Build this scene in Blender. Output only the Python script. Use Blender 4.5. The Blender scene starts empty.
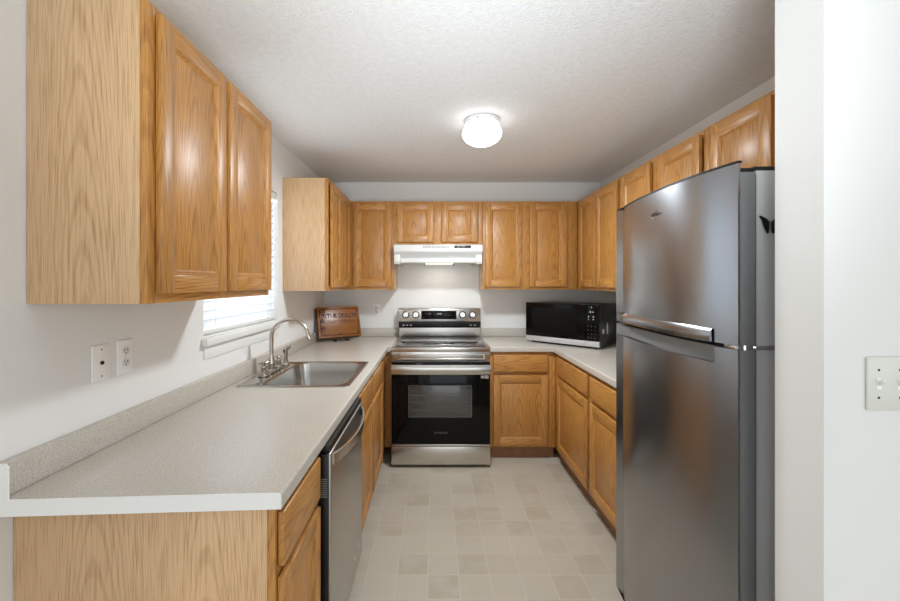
import bpy, bmesh, math, random
from mathutils import Vector, Matrix
PI = math.pi
S = bpy.context.scene
C = S.collection
random.seed(7)

# ---------------------------------------------------------------- camera
cam_d = bpy.data.cameras.new('camera')
cam = bpy.data.objects.new('camera', cam_d); C.objects.link(cam)
cam.location = (0, 0, 1.43); cam.rotation_euler = (PI/2, 0, 0)
cam_d.sensor_width = 36; cam_d.lens = 16
cam_d.shift_x = 16/900; cam_d.shift_y = -17.5/900
cam_d.clip_start = 0.02
S.camera = cam

# ---------------------------------------------------------------- world, daylight, fill lights, exposure
S.view_settings.view_transform = 'Standard'
S.view_settings.look = 'None'
S.view_settings.gamma = 1
S.view_settings.exposure = 0.66
S.view_settings.use_curve_mapping = False
S.cycles.max_bounces = 8
S.cycles.diffuse_bounces = 5
S.cycles.glossy_bounces = 4
S.cycles.use_denoising = True
S.cycles.sample_clamp_indirect = 6
w = bpy.data.worlds.new('overcast_sky'); S.world = w; w.use_nodes = True
w.node_tree.nodes['Background'].inputs[0].default_value = (0.86, 0.93, 1.0, 1)
w.node_tree.nodes['Background'].inputs[1].default_value = 0.36

def area(name, loc, rot, sx, sy, power, color=(1, 1, 1)):
    l = bpy.data.lights.new(name, 'AREA'); l.shape = 'RECTANGLE'; l.size = sx; l.size_y = sy
    l.energy = power; l.color = color
    o = bpy.data.objects.new(name, l); C.objects.link(o)
    o.location = loc; o.rotation_euler = rot
    return o
# added fill lights at unseen openings behind the camera; daylight through the kitchen window
area('fill_rear', (1.0, -5.90, 1.20), (PI/2, 0, 0), 3.8, 2.2, 27, (0.89, 0.935, 1.0))
area('fill_side', (3.1, -2.6, 1.4), (PI/2, 0, PI/2), 3.0, 1.4, 30, (0.87, 0.93, 1.0))
area('fill_left', (-1.13, -1.7, 1.45), (PI/2, 0, -PI/2), 1.7, 1.1, 18, (0.84, 0.93, 1.0))
area('daylight_kitchen', (-1.16, 2.24, 1.62), (PI/2, 0, -PI/2), 0.80, 0.78, 6, (0.90, 0.955, 1.0))

# added fill light behind the camera, bounced off the ceiling
area('bounce_fill', (0.1, -0.2, 1.25), (PI-math.radians(56), 0, 0), 0.5, 0.5, 6.5, (0.84, 0.93, 1.0)).data.spread = math.radians(80)

# ---------------------------------------------------------------- geometry helpers
def lin(r, g, b):
    f = lambda c: (c/255)/12.92 if c/255 <= 0.04045 else ((c/255+0.055)/1.055)**2.4
    return (f(r), f(g), f(b), 1)

class MB:
    """collects shapes into one mesh"""
    def __init__(s): s.bm = bmesh.new()
    def _merge(s, b, mi=0):
        me = bpy.data.meshes.new('t'); 
        for f in b.faces: f.material_index = mi
        b.to_mesh(me); b.free(); s.bm.from_mesh(me); bpy.data.meshes.remove(me)
    def box(s, x0, x1, y0, y1, z0, z1, bev=0.0, mi=0, seg=2, M=None):
        b = bmesh.new(); bmesh.ops.create_cube(b, size=1)
        for v in b.verts:
            v.co = Vector(((x0+x1)/2+v.co.x*(x1-x0), (y0+y1)/2+v.co.y*(y1-y0), (z0+z1)/2+v.co.z*(z1-z0)))
        if bev: bmesh.ops.bevel(b, geom=b.edges[:], offset=bev, segments=seg, affect='EDGES', profile=0.5)
        if M is not None: b.transform(M)
        s._merge(b, mi); return s
    def prism(s, pts, axis, a0, a1, bev=0.0, mi=0, M=None, seg=2):
        """polygon pts (2D) extruded along axis 0/1/2 from a0 to a1"""
        b = bmesh.new()
        def P(p, a):
            q = list(p); q.insert(axis, a); return q
        v0 = [b.verts.new(P(p, a0)) for p in pts]; v1 = [b.verts.new(P(p, a1)) for p in pts]
        n = len(pts); b.faces.new(v0); b.faces.new(v1[::-1])
        for i in range(n): b.faces.new((v0[i], v1[i], v1[(i+1) % n], v0[(i+1) % n]))
        bmesh.ops.recalc_face_normals(b, faces=b.faces[:])
        if bev: bmesh.ops.bevel(b, geom=b.edges[:], offset=bev, segments=seg, affect='EDGES', profile=0.5)
        if M is not None: b.transform(M)
        s._merge(b, mi); return s
    def lathe(s, prof, n=28, M=None, mi=0):
        """profile of (radius, z) about Z"""
        b = bmesh.new(); rings = []
        for r, z in prof:
            if r < 1e-6: rings.append([b.verts.new((0, 0, z))])
            else: rings.append([b.verts.new((r*math.cos(2*PI*i/n), r*math.sin(2*PI*i/n), z)) for i in range(n)])
        for a, c in zip(rings, rings[1:]):
            if len(a) == 1 and len(c) == 1: continue
            for i in range(n):
                j = (i+1) % n
                if len(a) == 1: b.faces.new((a[0], c[j], c[i]))
                elif len(c) == 1: b.faces.new((a[i], a[j], c[0]))
                else: b.faces.new((a[i], a[j], c[j], c[i]))
        for rg in (rings[0], rings[-1]):
            if len(rg) > 2: b.faces.new(rg)
        bmesh.ops.recalc_face_normals(b, faces=b.faces[:])
        if M is not None: b.transform(M)
        s._merge(b, mi); return s
    def tube(s, pts, r, n=12, mi=0, M=None, cap=True):
        """round tube along points; r a number or list"""
        pts = [Vector(p) for p in pts]; m = len(pts)
        rs = r if isinstance(r, (list, tuple)) else [r]*m
        b = bmesh.new(); rings = []; up = None
        for i in range(m):
            t = (pts[min(i+1, m-1)]-pts[max(i-1, 0)]).normalized()
            if up is None:
                up = Vector((0, 0, 1)) if abs(t.z) < 0.9 else Vector((1, 0, 0))
            u = (up - t*up.dot(t)).normalized(); v = t.cross(u); up = u
            rings.append([b.verts.new(pts[i]+rs[i]*(math.cos(2*PI*k/n)*u+math.sin(2*PI*k/n)*v)) for k in range(n)])
        for a, c in zip(rings, rings[1:]):
            for k in range(n): b.faces.new((a[k], a[(k+1) % n], c[(k+1) % n], c[k]))
        if cap: b.faces.new(rings[0][::-1]); b.faces.new(rings[-1])
        bmesh.ops.recalc_face_normals(b, faces=b.faces[:])
        if M is not None: b.transform(M)
        s._merge(b, mi); return s
    def rings(s, rings, closed0=True, closed1=True, mi=0, M=None):
        """loft through equal-count loops of points"""
        b = bmesh.new(); R = [[b.verts.new(p) for p in rg] for rg in rings]; n = len(R[0])
        for a, c in zip(R, R[1:]):
            for k in range(n): b.faces.new((a[k], a[(k+1) % n], c[(k+1) % n], c[k]))
        if closed0: b.faces.new(R[0][::-1])
        if closed1: b.faces.new(R[-1])
        bmesh.ops.recalc_face_normals(b, faces=b.faces[:])
        if M is not None: b.transform(M)
        s._merge(b, mi); return s
    def grid_slab(s, xs, ys, keep, z0, z1, bev=0.0, bevel_if=None, mi=0, M=None):
        """slab of rectangular cells (holes where keep() is false); top edges picked by bevel_if(mid) are rounded"""
        b = bmesh.new(); vt = {}
        def V(i, j, k):
            if (i, j, k) not in vt: vt[(i, j, k)] = b.verts.new((xs[i], ys[j], (z0, z1)[k]))
            return vt[(i, j, k)]
        nx, ny = len(xs)-1, len(ys)-1
        K = lambda i, j: 0 <= i < nx and 0 <= j < ny and keep((xs[i]+xs[i+1])/2, (ys[j]+ys[j+1])/2)
        for i in range(nx):
            for j in range(ny):
                if not K(i, j): continue
                b.faces.new((V(i,j,1), V(i+1,j,1), V(i+1,j+1,1), V(i,j+1,1)))
                b.faces.new((V(i,j,0), V(i,j+1,0), V(i+1,j+1,0), V(i+1,j,0)))
                if not K(i-1, j): b.faces.new((V(i,j,0), V(i,j,1), V(i,j+1,1), V(i,j+1,0)))
                if not K(i+1, j): b.faces.new((V(i+1,j,0), V(i+1,j+1,0), V(i+1,j+1,1), V(i+1,j,1)))
                if not K(i, j-1): b.faces.new((V(i,j,0), V(i+1,j,0), V(i+1,j,1), V(i,j,1)))
                if not K(i, j+1): b.faces.new((V(i,j+1,0), V(i,j+1,1), V(i+1,j+1,1), V(i+1,j+1,0)))
        bmesh.ops.recalc_face_normals(b, faces=b.faces[:])
        if bev and bevel_if:
            ed = [e for e in b.edges if len(e.link_faces) == 2 and e.calc_face_angle() > 0.5
                  and bevel_if((e.verts[0].co+e.verts[1].co)/2)]
            bmesh.ops.bevel(b, geom=ed, offset=bev, segments=4, affect='EDGES', profile=0.5)
        if M is not None: b.transform(M)
        s._merge(b, mi); return s
    def build(s, name, mats, parent=None, smooth=True, label=None):
        me = bpy.data.meshes.new(name); s.bm.to_mesh(me); s.bm.free()
        if not isinstance(mats, (list, tuple)): mats = [mats]
        for m in mats: me.materials.append(m)
        if smooth and len(me.polygons):
            me.shade_smooth(); me.set_sharp_from_angle(angle=math.radians(38))
        o = bpy.data.objects.new(name, me); C.objects.link(o)
        if parent is not None: o.parent = parent
        if label: o['label'] = label
        return o

def tag(o, label, cat, group=None):
    o['label'] = label; o['category'] = cat
    if group: o['group'] = group
    return o
def thing(name, label, cat, loc=(0, 0, 0), rotz=0, group=None):
    o = bpy.data.objects.new(name, None); C.objects.link(o)
    o.empty_display_size = 0.05
    o.location = loc; o.rotation_euler = (0, 0, rotz)
    return tag(o, label, cat, group)
def struct(name, mb, mats, parent=None, smooth=False):
    o = mb.build(name, mats, parent, smooth)
    if parent is None: o['kind'] = 'structure'
    return o
def text(s, size, mat, parent, M, name='lettering', depth=0.0004, sx=1.0, bold=0.0):
    cu = bpy.data.curves.new('t', 'FONT'); cu.body = s; cu.size = size; cu.extrude = depth; cu.offset = bold
    cu.align_x = 'CENTER'; cu.align_y = 'CENTER'; cu.resolution_u = 3
    t = bpy.data.objects.new('t', cu); C.objects.link(t)
    bpy.context.view_layer.update()
    me = bpy.data.meshes.new_from_object(t.evaluated_get(bpy.context.evaluated_depsgraph_get()))
    bpy.data.objects.remove(t); bpy.data.curves.remove(cu)
    me.transform(M @ Matrix.Scale(sx, 4, (1, 0, 0)))
    me.name = name; me.materials.clear(); me.materials.append(mat)
    o = bpy.data.objects.new(name, me); C.objects.link(o); o.parent = parent
    return o
def T(x, y, z): return Matrix.Translation((x, y, z))
def R(a, ax): return Matrix.Rotation(a, 4, ax)
# text that faces -Y and reads left to right
FRONT = R(PI/2, 'X')

# ---------------------------------------------------------------- materials
def mat(name, col, rough=0.5, metal=0.0, spec=0.5, coat=0.0, coat_r=0.1, emit=None, es=1.0, trans=0.0, alpha=None):
    m = bpy.data.materials.new(name); m.use_nodes = True
    p = m.node_tree.nodes['Principled BSDF']
    p.inputs['Base Color'].default_value = col
    p.inputs['Roughness'].default_value = rough
    p.inputs['Metallic'].default_value = metal
    p.inputs['Specular IOR Level'].default_value = spec
    p.inputs['Coat Weight'].default_value = coat
    p.inputs['Coat Roughness'].default_value = coat_r
    if trans: p.inputs['Transmission Weight'].default_value = trans
    if emit:
        p.inputs['Emission Color'].default_value = emit; p.inputs['Emission Strength'].default_value = es
    return m
def nt(m):
    t = m.node_tree; return t, t.nodes, t.links, t.nodes['Principled BSDF']
def vary(m, scale=3.0, amount=0.08, stretch=(1, 1, 1), bump=0.0, bscale=80, bdist=0.002, rough=0.0, detail=3):
    """soft procedural mottling of the colour, and an optional fine bump"""
    t, N, L, p = nt(m)
    tc = N.new('ShaderNodeTexCoord'); mp = N.new('ShaderNodeMapping'); mp.inputs['Scale'].default_value = stretch
    L.new(tc.outputs['Object'], mp.inputs[0])
    n = N.new('ShaderNodeTexNoise'); n.inputs['Scale'].default_value = scale; n.inputs['Detail'].default_value = detail
    L.new(mp.outputs[0], n.inputs['Vector'])
    mr = N.new('ShaderNodeMapRange'); mr.inputs[1].default_value = 0.3; mr.inputs[2].default_value = 0.7
    mr.inputs[3].default_value = 1-amount; mr.inputs[4].default_value = 1+amount
    L.new(n.outputs['Fac'], mr.inputs[0])
    mx = N.new('ShaderNodeVectorMath'); mx.operation = 'SCALE'
    mx.inputs[0].default_value = p.inputs['Base Color'].default_value[:3]
    L.new(mr.outputs[0], mx.inputs['Scale']); L.new(mx.outputs[0], p.inputs['Base Color'])
    if rough:
        r = N.new('ShaderNodeMapRange'); r0 = p.inputs['Roughness'].default_value
        r.inputs[1].default_value = 0.3; r.inputs[2].default_value = 0.7
        r.inputs[3].default_value = r0-rough; r.inputs[4].default_value = r0+rough
        L.new(n.outputs['Fac'], r.inputs[0]); L.new(r.outputs[0], p.inputs['Roughness'])
    if bump:
        n2 = N.new('ShaderNodeTexNoise'); n2.inputs['Scale'].default_value = bscale; n2.inputs['Detail'].default_value = 2
        L.new(mp.outputs[0], n2.inputs['Vector'])
        b = N.new('ShaderNodeBump'); b.inputs['Strength'].default_value = bump; b.inputs['Distance'].default_value = bdist
        L.new(n2.outputs['Fac'], b.inputs['Height']); L.new(b.outputs[0], p.inputs['Normal'])
    return m
def oak(name, base, dark, axis='Z', rough=0.38, coat=0.18, rings=0.85, contrast=0.75, pore=0.5, board=0.15):
    m = mat(name, base, rough, coat=coat, coat_r=0.40)
    t, N, L, p = nt(m)
    tc = N.new('ShaderNodeTexCoord'); oi = N.new('ShaderNodeObjectInfo')
    sc = N.new('ShaderNodeVectorMath'); sc.operation = 'MULTIPLY_ADD'
    cmb = N.new('ShaderNodeCombineXYZ')
    for k in range(3): L.new(oi.outputs['Random'], cmb.inputs[k])
    sc.inputs[1].default_value = (37, 23, 11)
    L.new(cmb.outputs[0], sc.inputs[0]); L.new(tc.outputs['Object'], sc.inputs[2])
    def mp(a, g):
        n = N.new('ShaderNodeMapping'); n.inputs['Scale'].default_value = (a, a, g) if axis == 'Z' else (g, a, a)
        L.new(sc.outputs[0], n.inputs[0]); return n
    # plain-sawn boards: growth rings show as nested arches, steep lines at the board edges
    def M2(op, a_, b_=None, c_=None):
        n = N.new('ShaderNodeMath'); n.operation = op
        for k, v in enumerate((a_, b_, c_)):
            if v is None: continue
            if isinstance(v, (int, float)): n.inputs[k].default_value = v
            else: L.new(v, n.inputs[k])
        return n.outputs[0]
    sx = N.new('ShaderNodeSeparateXYZ'); L.new(sc.outputs[0], sx.inputs[0])
    X_, Y_, Z_ = sx.outputs
    across, along = (M2('ADD', X_, Y_), Z_) if axis == 'Z' else (M2('ADD', Z_, Y_), X_)
    m1 = mp(5.0, 1.1)
    n1 = N.new('ShaderNodeTexNoise'); n1.inputs['Scale'].default_value = 1.0; n1.inputs['Detail'].default_value = 3
    n1.inputs['Roughness'].default_value = 0.45
    L.new(m1.outputs[0], n1.inputs['Vector'])
    wob = M2('MULTIPLY_ADD', n1.outputs['Fac'], 0.07, across)
    q = M2('DIVIDE', wob, board)
    bid = M2('FLOOR', q)
    wn = N.new('ShaderNodeTexWhiteNoise'); wn.noise_dimensions = '1D'; L.new(bid, wn.inputs['W'])
    a_ = M2('MULTIPLY', M2('SUBTRACT', M2('FRACT', q), 0.5), board)
    a_ = M2('ADD', a_, M2('MULTIPLY', M2('SUBTRACT', wn.outputs['Value'], 0.5), board*0.5))
    v_ = M2('MULTIPLY', M2('MULTIPLY', a_, a_), 900.0*rings)
    al = M2('ADD', along, M2('MULTIPLY', wn.outputs['Value'], 7.3))
    v_ = M2('ADD', v_, M2('MULTIPLY', al, 9.0*rings))
    v_ = M2('ADD', v_, M2('MULTIPLY', n1.outputs['Fac'], 5.0*rings))
    sn_ = M2('SINE', M2('MULTIPLY', v_, 2*PI))
    r1 = N.new('ShaderNodeMapRange'); r1.interpolation_type = 'SMOOTHSTEP'
    r1.inputs[1].default_value = 0.1; r1.inputs[2].default_value = 1.0; r1.inputs[4].default_value = contrast
    L.new(sn_, r1.inputs[0])
    m2 = mp(230, 9.0)
    n2 = N.new('ShaderNodeTexNoise'); n2.inputs['Scale'].default_value = 1.0; n2.inputs['Detail'].default_value = 2
    L.new(m2.outputs[0], n2.inputs['Vector'])
    r2 = N.new('ShaderNodeMapRange'); r2.inputs[1].default_value = 0.47; r2.inputs[2].default_value = 0.68
    r2.inputs[4].default_value = pore
    L.new(n2.outputs['Fac'], r2.inputs[0])
    # pores gather in the dark rings
    mm = N.new('ShaderNodeMath'); mm.operation = 'MULTIPLY_ADD'; mm.inputs[1].default_value = 1.0
    L.new(r2.outputs[0], mm.inputs[0])
    h = N.new('ShaderNodeMath'); h.operation = 'MULTIPLY'; h.inputs[1].default_value = 0.36
    L.new(r1.outputs[0], h.inputs[0]); L.new(h.outputs[0], mm.inputs[2]); mm.use_clamp = True
    m3 = mp(2.2, 0.5)
    n3 = N.new('ShaderNodeTexNoise'); n3.inputs['Scale'].default_value = 1.0
    L.new(m3.outputs[0], n3.inputs['Vector'])
    mix = N.new('ShaderNodeMix'); mix.data_type = 'RGBA'
    mix.inputs[6].default_value = base; mix.inputs[7].default_value = dark
    L.new(mm.outputs[0], mix.inputs[0])
    hs = N.new('ShaderNodeHueSaturation')
    r3 = N.new('ShaderNodeMapRange'); r3.inputs[1].default_value = 0.3; r3.inputs[2].default_value = 0.7
    r3.inputs[3].default_value = 0.9; r3.inputs[4].default_value = 1.1
    L.new(n3.outputs['Fac'], r3.inputs[0]); L.new(r3.outputs[0], hs.inputs['Value'])
    L.new(mix.outputs[2], hs.inputs['Color']); L.new(hs.outputs[0], p.inputs['Base Color'])
    b = N.new('ShaderNodeBump'); b.inputs['Strength'].default_value = 0.12; b.inputs['Distance'].default_value = 0.001
    b.invert = True
    L.new(mm.outputs[0], b.inputs['Height']); L.new(b.outputs[0], p.inputs['Normal'])
    return m
def steel(name, col, rough=0.25, aniso=0.0, axis='Z', streak=(1, 1, 120), amount=0.05):
    m = mat(name, col, rough, 1.0)
    vary(m, 2.5, amount, streak, rough=0.0 if aniso else 0.04)
    t, N, L, p = nt(m)
    if aniso:
        p.inputs['Anisotropic'].default_value = aniso
        p.inputs['Anisotropic Rotation'].default_value = 0.25
        tg = N.new('ShaderNodeTangent'); tg.direction_type = 'RADIAL'; tg.axis = axis
        L.new(tg.outputs[0], p.inputs['Tangent'])
    return m

HON, HOND = lin(194, 138, 70), lin(122, 68, 22)
OAK = oak('honey_oak_upright', HON, HOND)
OAKH = oak('honey_oak_level', HON, HOND, 'X')
PALE = oak('pale_oak_veneer', lin(224, 186, 142), lin(160, 112, 66), rings=0.85, contrast=0.7, pore=0.4, rough=0.36, coat=0.3, board=0.31)
INSIDE = mat('cabinet_interior', lin(196, 172, 138), 0.6); vary(INSIDE, 4, 0.04)
TOE = mat('toe_kick_brown', lin(140, 100, 66), 0.6); vary(TOE, 6, 0.08, (6, 1, 1))
WALL = mat('wall_paint', lin(236, 235, 232), 0.85, spec=0.2); vary(WALL, 1.2, 0.012, bump=0.06, bscale=160)
CEIL = mat('ceiling_texture', lin(236, 236, 235), 0.95, spec=0.1); vary(CEIL, 40, 0.035, bump=0.55, bscale=90, bdist=0.006)
TRIM = mat('white_trim_paint', lin(236, 236, 232), 0.4); vary(TRIM, 3, 0.01)
WHITE = mat('white_enamel', lin(228, 228, 226), 0.28); vary(WHITE, 3, 0.01)
WPLAST = mat('white_plastic', lin(250, 249, 246), 0.4); vary(WPLAST, 5, 0.01)
IVORY = mat('almond_plastic', lin(222, 222, 213), 0.4); vary(IVORY, 5, 0.01)
EDGE = mat('white_laminate_edge', lin(246, 245, 242), 0.3); vary(EDGE, 5, 0.01)
BLACK = mat('black_plastic', lin(20, 20, 20), 0.35); vary(BLACK, 5, 0.05)
DARK = mat('dark_recess', lin(34, 34, 34), 0.6); vary(DARK, 5, 0.05)
MGLASS = mat('microwave_black_glass', lin(10, 10, 10), 0.14, spec=0.18); vary(MGLASS, 2, 0.05)
GLASSB = mat('black_glass', lin(15, 15, 15), 0.08, spec=0.2); vary(GLASSB, 2, 0.05)
COOKG = mat('ceramic_cooktop_glass', lin(34, 34, 35), 0.10, spec=0.9, coat=0.6, coat_r=0.06); vary(COOKG, 2, 0.05)
GREYP = mat('grey_plastic', lin(120, 120, 118), 0.45); vary(GREYP, 5, 0.05)
LINER = mat('grey_door_liner', lin(108, 108, 108), 0.4); vary(LINER, 4, 0.03)
SIDEG = mat('grey_painted_steel', lin(178, 177, 175), 0.38, spec=0.4); vary(SIDEG, 4, 0.03)
STEEL = steel('brushed_stainless', lin(205, 203, 199), 0.24, 0.0)
STEELF = steel('fridge_stainless', lin(164, 167, 171), 0.24, 0.75, 'Z', (1, 1, 0.4), 0.015)
STEELM = steel('satin_stainless', lin(206, 203, 198), 0.42, 0.0, streak=(1, 1, 6), amount=0.02)
SILVER = mat('silver_plastic', lin(214, 214, 214), 0.35, 0.5); vary(SILVER, 4, 0.02)
STEELR = steel('range_stainless', lin(206, 202, 196), 0.24, 0.0, streak=(1, 1, 6), amount=0.02)
STEELS = steel('sink_stainless', lin(190, 188, 184), 0.24, streak=(1, 3, 1), amount=0.02)
NICKEL = steel('brushed_nickel', lin(190, 182, 172), 0.22, streak=(3, 3, 3))
CHROME = steel('polished_chrome', lin(215, 215, 215), 0.08, streak=(3, 3, 3), amount=0.01)
DWS = steel('dishwasher_stainless', lin(190, 187, 183), 0.34, streak=(1, 1, 3), amount=0.02)
MARK = mat('pale_print', lin(205, 205, 205), 0.5); vary(MARK, 9, 0.02)
DIMMARK = mat('dim_print', lin(92, 92, 92), 0.5); vary(DIMMARK, 9, 0.02)
IRON = mat('wrought_iron', lin(52, 24, 18), 0.5, 0.4); vary(IRON, 9, 0.1)

# speckled laminate
LAM = mat('speckled_laminate', lin(208, 203, 195), 0.26, spec=0.5)
t, N, L, p = nt(LAM)
tc = N.new('ShaderNodeTexCoord')
n1 = N.new('ShaderNodeTexNoise'); n1.inputs['Scale'].default_value = 260; n1.inputs['Detail'].default_value = 3
n2 = N.new('ShaderNodeTexNoise'); n2.inputs['Scale'].default_value = 30; n2.inputs['Detail'].default_value = 2
L.new(tc.outputs['Object'], n1.inputs['Vector']); L.new(tc.outputs['Object'], n2.inputs['Vector'])
cr = N.new('ShaderNodeValToRGB'); e = cr.color_ramp.elements
e[0].position = 0.36; e[0].color = lin(178, 168, 154); e[1].position = 0.64; e[1].color = lin(203, 198, 189)
el = cr.color_ramp.elements.new(0.48); el.color = lin(195, 188, 178)
L.new(n1.outputs['Fac'], cr.inputs[0])
mx = N.new('ShaderNodeMix'); mx.data_type = 'RGBA'; mx.inputs[7].default_value = lin(192, 180, 164)
r = N.new('ShaderNodeMapRange'); r.inputs[1].default_value = 0.5; r.inputs[2].default_value = 0.75; r.inputs[4].default_value = 0.25
L.new(n2.outputs['Fac'], r.inputs[0]); L.new(r.outputs[0], mx.inputs[0]); L.new(cr.outputs[0], mx.inputs[6])
L.new(mx.outputs[2], p.inputs['Base Color'])

# sheet vinyl with squares
VIN = mat('sheet_vinyl_squares', lin(200, 192, 180), 0.36, spec=0.4)
t, N, L, p = nt(VIN)
tc = N.new('ShaderNodeTexCoord'); mp = N.new('ShaderNodeMapping'); mp.inputs['Location'].default_value = (0.03, 0.14, 0)
L.new(tc.outputs['Object'], mp.inputs[0])
br = N.new('ShaderNodeTexBrick'); br.offset = 0.0; br.squash = 1.0
br.inputs['Scale'].default_value = 1; br.inputs['Brick Width'].default_value = 0.15; br.inputs['Row Height'].default_value = 0.15
br.inputs['Mortar Size'].default_value = 0.0022; br.inputs['Mortar Smooth'].default_value = 0.6; br.inputs['Bias'].default_value = -0.25
br.inputs['Color1'].default_value = lin(184, 174, 158); br.inputs['Color2'].default_value = lin(168, 156, 138)
br.inputs['Mortar'].default_value = lin(198, 190, 175)
L.new(mp.outputs[0], br.inputs['Vector'])
n1 = N.new('ShaderNodeTexNoise'); n1.inputs['Scale'].default_value = 9; n1.inputs['Detail'].default_value = 6
L.new(tc.outputs['Object'], n1.inputs['Vector'])
mx = N.new('ShaderNodeMix'); mx.data_type = 'RGBA'; mx.blend_type = 'MIX'; mx.inputs[7].default_value = lin(184, 176, 162)
r = N.new('ShaderNodeMapRange'); r.inputs[1].default_value = 0.42; r.inputs[2].default_value = 0.66; r.inputs[4].default_value = 0.7
L.new(n1.outputs['Fac'], r.inputs[0]); L.new(r.outputs[0], mx.inputs[0]); L.new(br.outputs['Color'], mx.inputs[6])
L.new(mx.outputs[2], p.inputs['Base Color'])

# blind slats: thin white plastic that lets some daylight through
SLAT = bpy.data.materials.new('white_blind_slat'); SLAT.use_nodes = True
t, N, L, p = nt(SLAT)
p.inputs['Base Color'].default_value = lin(240, 241, 243); p.inputs['Roughness'].default_value = 0.5
vary(SLAT, 4, 0.01)
tr = N.new('ShaderNodeBsdfTranslucent'); tr.inputs[0].default_value = (0.85, 0.88, 0.92, 1)
ms = N.new('ShaderNodeMixShader'); ms.inputs[0].default_value = 0.45
L.new(p.outputs[0], ms.inputs[1]); L.new(tr.outputs[0], ms.inputs[2]); L.new(ms.outputs[0], N['Material Output'].inputs[0])
PANE = mat('window_glass', (1, 1, 1, 1), 0.0, trans=1.0); PANE.node_tree.nodes['Principled BSDF'].inputs['IOR'].default_value = 1.02
vary(PANE, 1, 0.005)
LENS = mat('hood_lamp_lens', lin(240, 238, 228), 0.4, emit=(1, 0.95, 0.85, 1), es=0.4)
GLOBE = mat('frosted_globe', lin(245, 240, 235), 0.4, emit=(0.96, 0.96, 0.96, 1), es=1.7)

# ---------------------------------------------------------------- the room
XL, XR, YB, H = -1.055, 1.60, 3.86, 2.40
WY0, WY1, WZ0, WZ1 = 1.83, 2.70, 1.172, 2.035
struct('floor', MB().box(XL-0.15, 3.2, -6.0, YB+0.15, -0.1, 0), VIN)
struct('ceiling', MB().box(XL-0.15, 3.2, -6.0, YB+0.15, H, H+0.1), CEIL)
# wall slabs built lying (x=length, y=height) and stood up
ML = Matrix(((0, 0, 1, 0), (1, 0, 0, 0), (0, 1, 0, 0), (0, 0, 0, 1)))   # local (a,b,c) -> world (c,a,b)
MF = Matrix(((1, 0, 0, 0), (0, 0, 1, 0), (0, 1, 0, 0), (0, 0, 0, 1)))   # local (a,b,c) -> world (a,c,b)
wl = MB().grid_slab([-5.85, -2.6, -0.8, WY0, WY1, YB+0.15], [0, 0.85, WZ0, 2.0, WZ1, H], lambda a, b: not ((WY0 < a < WY1 and WZ0 < b < WZ1) or (-2.6 < a < -0.8 and 0.85 < b < 2.0)), XL-0.15, XL, M=ML)
struct('wall_left', wl, WALL)
struct('wall_back', MB().box(XL, XR+0.15, YB, YB+0.15, 0, H), WALL)
struct('wall_right', MB().box(XR, XR+0.15, 0.995, YB, 0, H), WALL)
struct('wall_partition', MB().box(0.848, 3.05, 0.87, 0.995, 0, H), WALL)
struct('wall_side', MB().grid_slab([-5.85, -4.2, -1.0, 0.87], [0, 0.7, 2.1, H], lambda a, b: not (-4.2 < a < -1.0 and 0.7 < b < 2.1), 3.05, 3.2, M=ML), WALL)
struct('wall_rear', MB().grid_slab([XL-0.15, -0.95, 2.95, 3.2], [0, 0.05, 2.3, H], lambda a, b: not (-0.95 < a < 2.95 and 0.05 < b < 2.3), -6.0, -5.85, M=MF), WALL)
o = MB().box(-14, 14, -14, 16, -0.5, -0.4).build('ground', mat('pale_ground', lin(150, 152, 150), 0.9)); o['kind'] = 'structure'
vary(o.data.materials[0], 0.5, 0.15)

# window with stool, apron and sash
wf = MB(); x0, x1 = XL-0.13, XL-0.08
for a, b in ((WZ0+0.001, WZ0+0.045), (WZ1-0.045, WZ1-0.001), ((WZ0+WZ1)/2-0.02, (WZ0+WZ1)/2+0.02)):
    wf.box(x0, x1, WY0+0.001, WY1-0.001, a, b, 0.004)
for a, b in ((WY0+0.001, WY0+0.045), (WY1-0.045, WY1-0.001)): wf.box(x0, x1, a, b, WZ0+0.045, WZ1-0.045, 0.004)
win = struct('window_1', wf, TRIM)
for a, b in ((WZ0+0.045, (WZ0+WZ1)/2-0.02), ((WZ0+WZ1)/2+0.02, WZ1-0.045)):
    MB().box(XL-0.108, XL-0.104, WY0+0.045, WY1-0.045, a, b).build('window_pane', PANE, win)
MB().box(XL-0.078, XL-0.0005, WY0+0.001, WY1-0.001, WZ0+0.0005, WZ0+0.012, 0.003).box(XL+0.0005, XL+0.030, WY0-0.02, WY1+0.02, WZ0-0.030, WZ0+0.004, 0.006).build('window_stool', TRIM, win)
MB().box(XL+0.0005, XL+0.006, WY0, WY1, WZ0-0.095, WZ0-0.031, 0.002).build('window_apron', WALL, win)

# venetian blind
bl = thing('window_blind', 'white horizontal slatted blind covering the window over the sink', 'blind', (XL-0.030, (WY0+WY1)/2, WZ0))
hw = (WY1-WY0)/2-0.008
MB().box(-0.022, 0.022, -hw, hw, WZ1-WZ0-0.045, WZ1-WZ0-0.003, 0.003).build('headrail', TRIM, bl)
MB().box(-0.020, 0.020, -hw, hw, 0.018, 0.036, 0.005).build('bottom_rail', TRIM, bl)
z = 0.062; k = 0
zt = WZ1-WZ0-0.055
while z < zt:
    a = math.radians(73)
    pts = []
    for q in (-1, -0.5, 0, 0.5, 1):
        u = q*0.0245; c = 0.003*(1-q*q)
        pts.append((u*math.cos(a)-c*math.sin(a), u*math.sin(a)+c*math.cos(a)))
    n = [(px+0.0022*math.sin(a), pz-0.0022*math.cos(a)) for px, pz in reversed(pts)]
    MB().prism([(px, pz+z) for px, pz in pts+n], 1, -hw, hw).build('slat', SLAT, bl)
    z += 0.0445
for yy in (-hw+0.12, hw-0.12): MB().tube([(0.016, yy, 0.03), (0.016, yy, zt)], 0.001, 5).build('ladder_cord', TRIM, bl)
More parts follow.
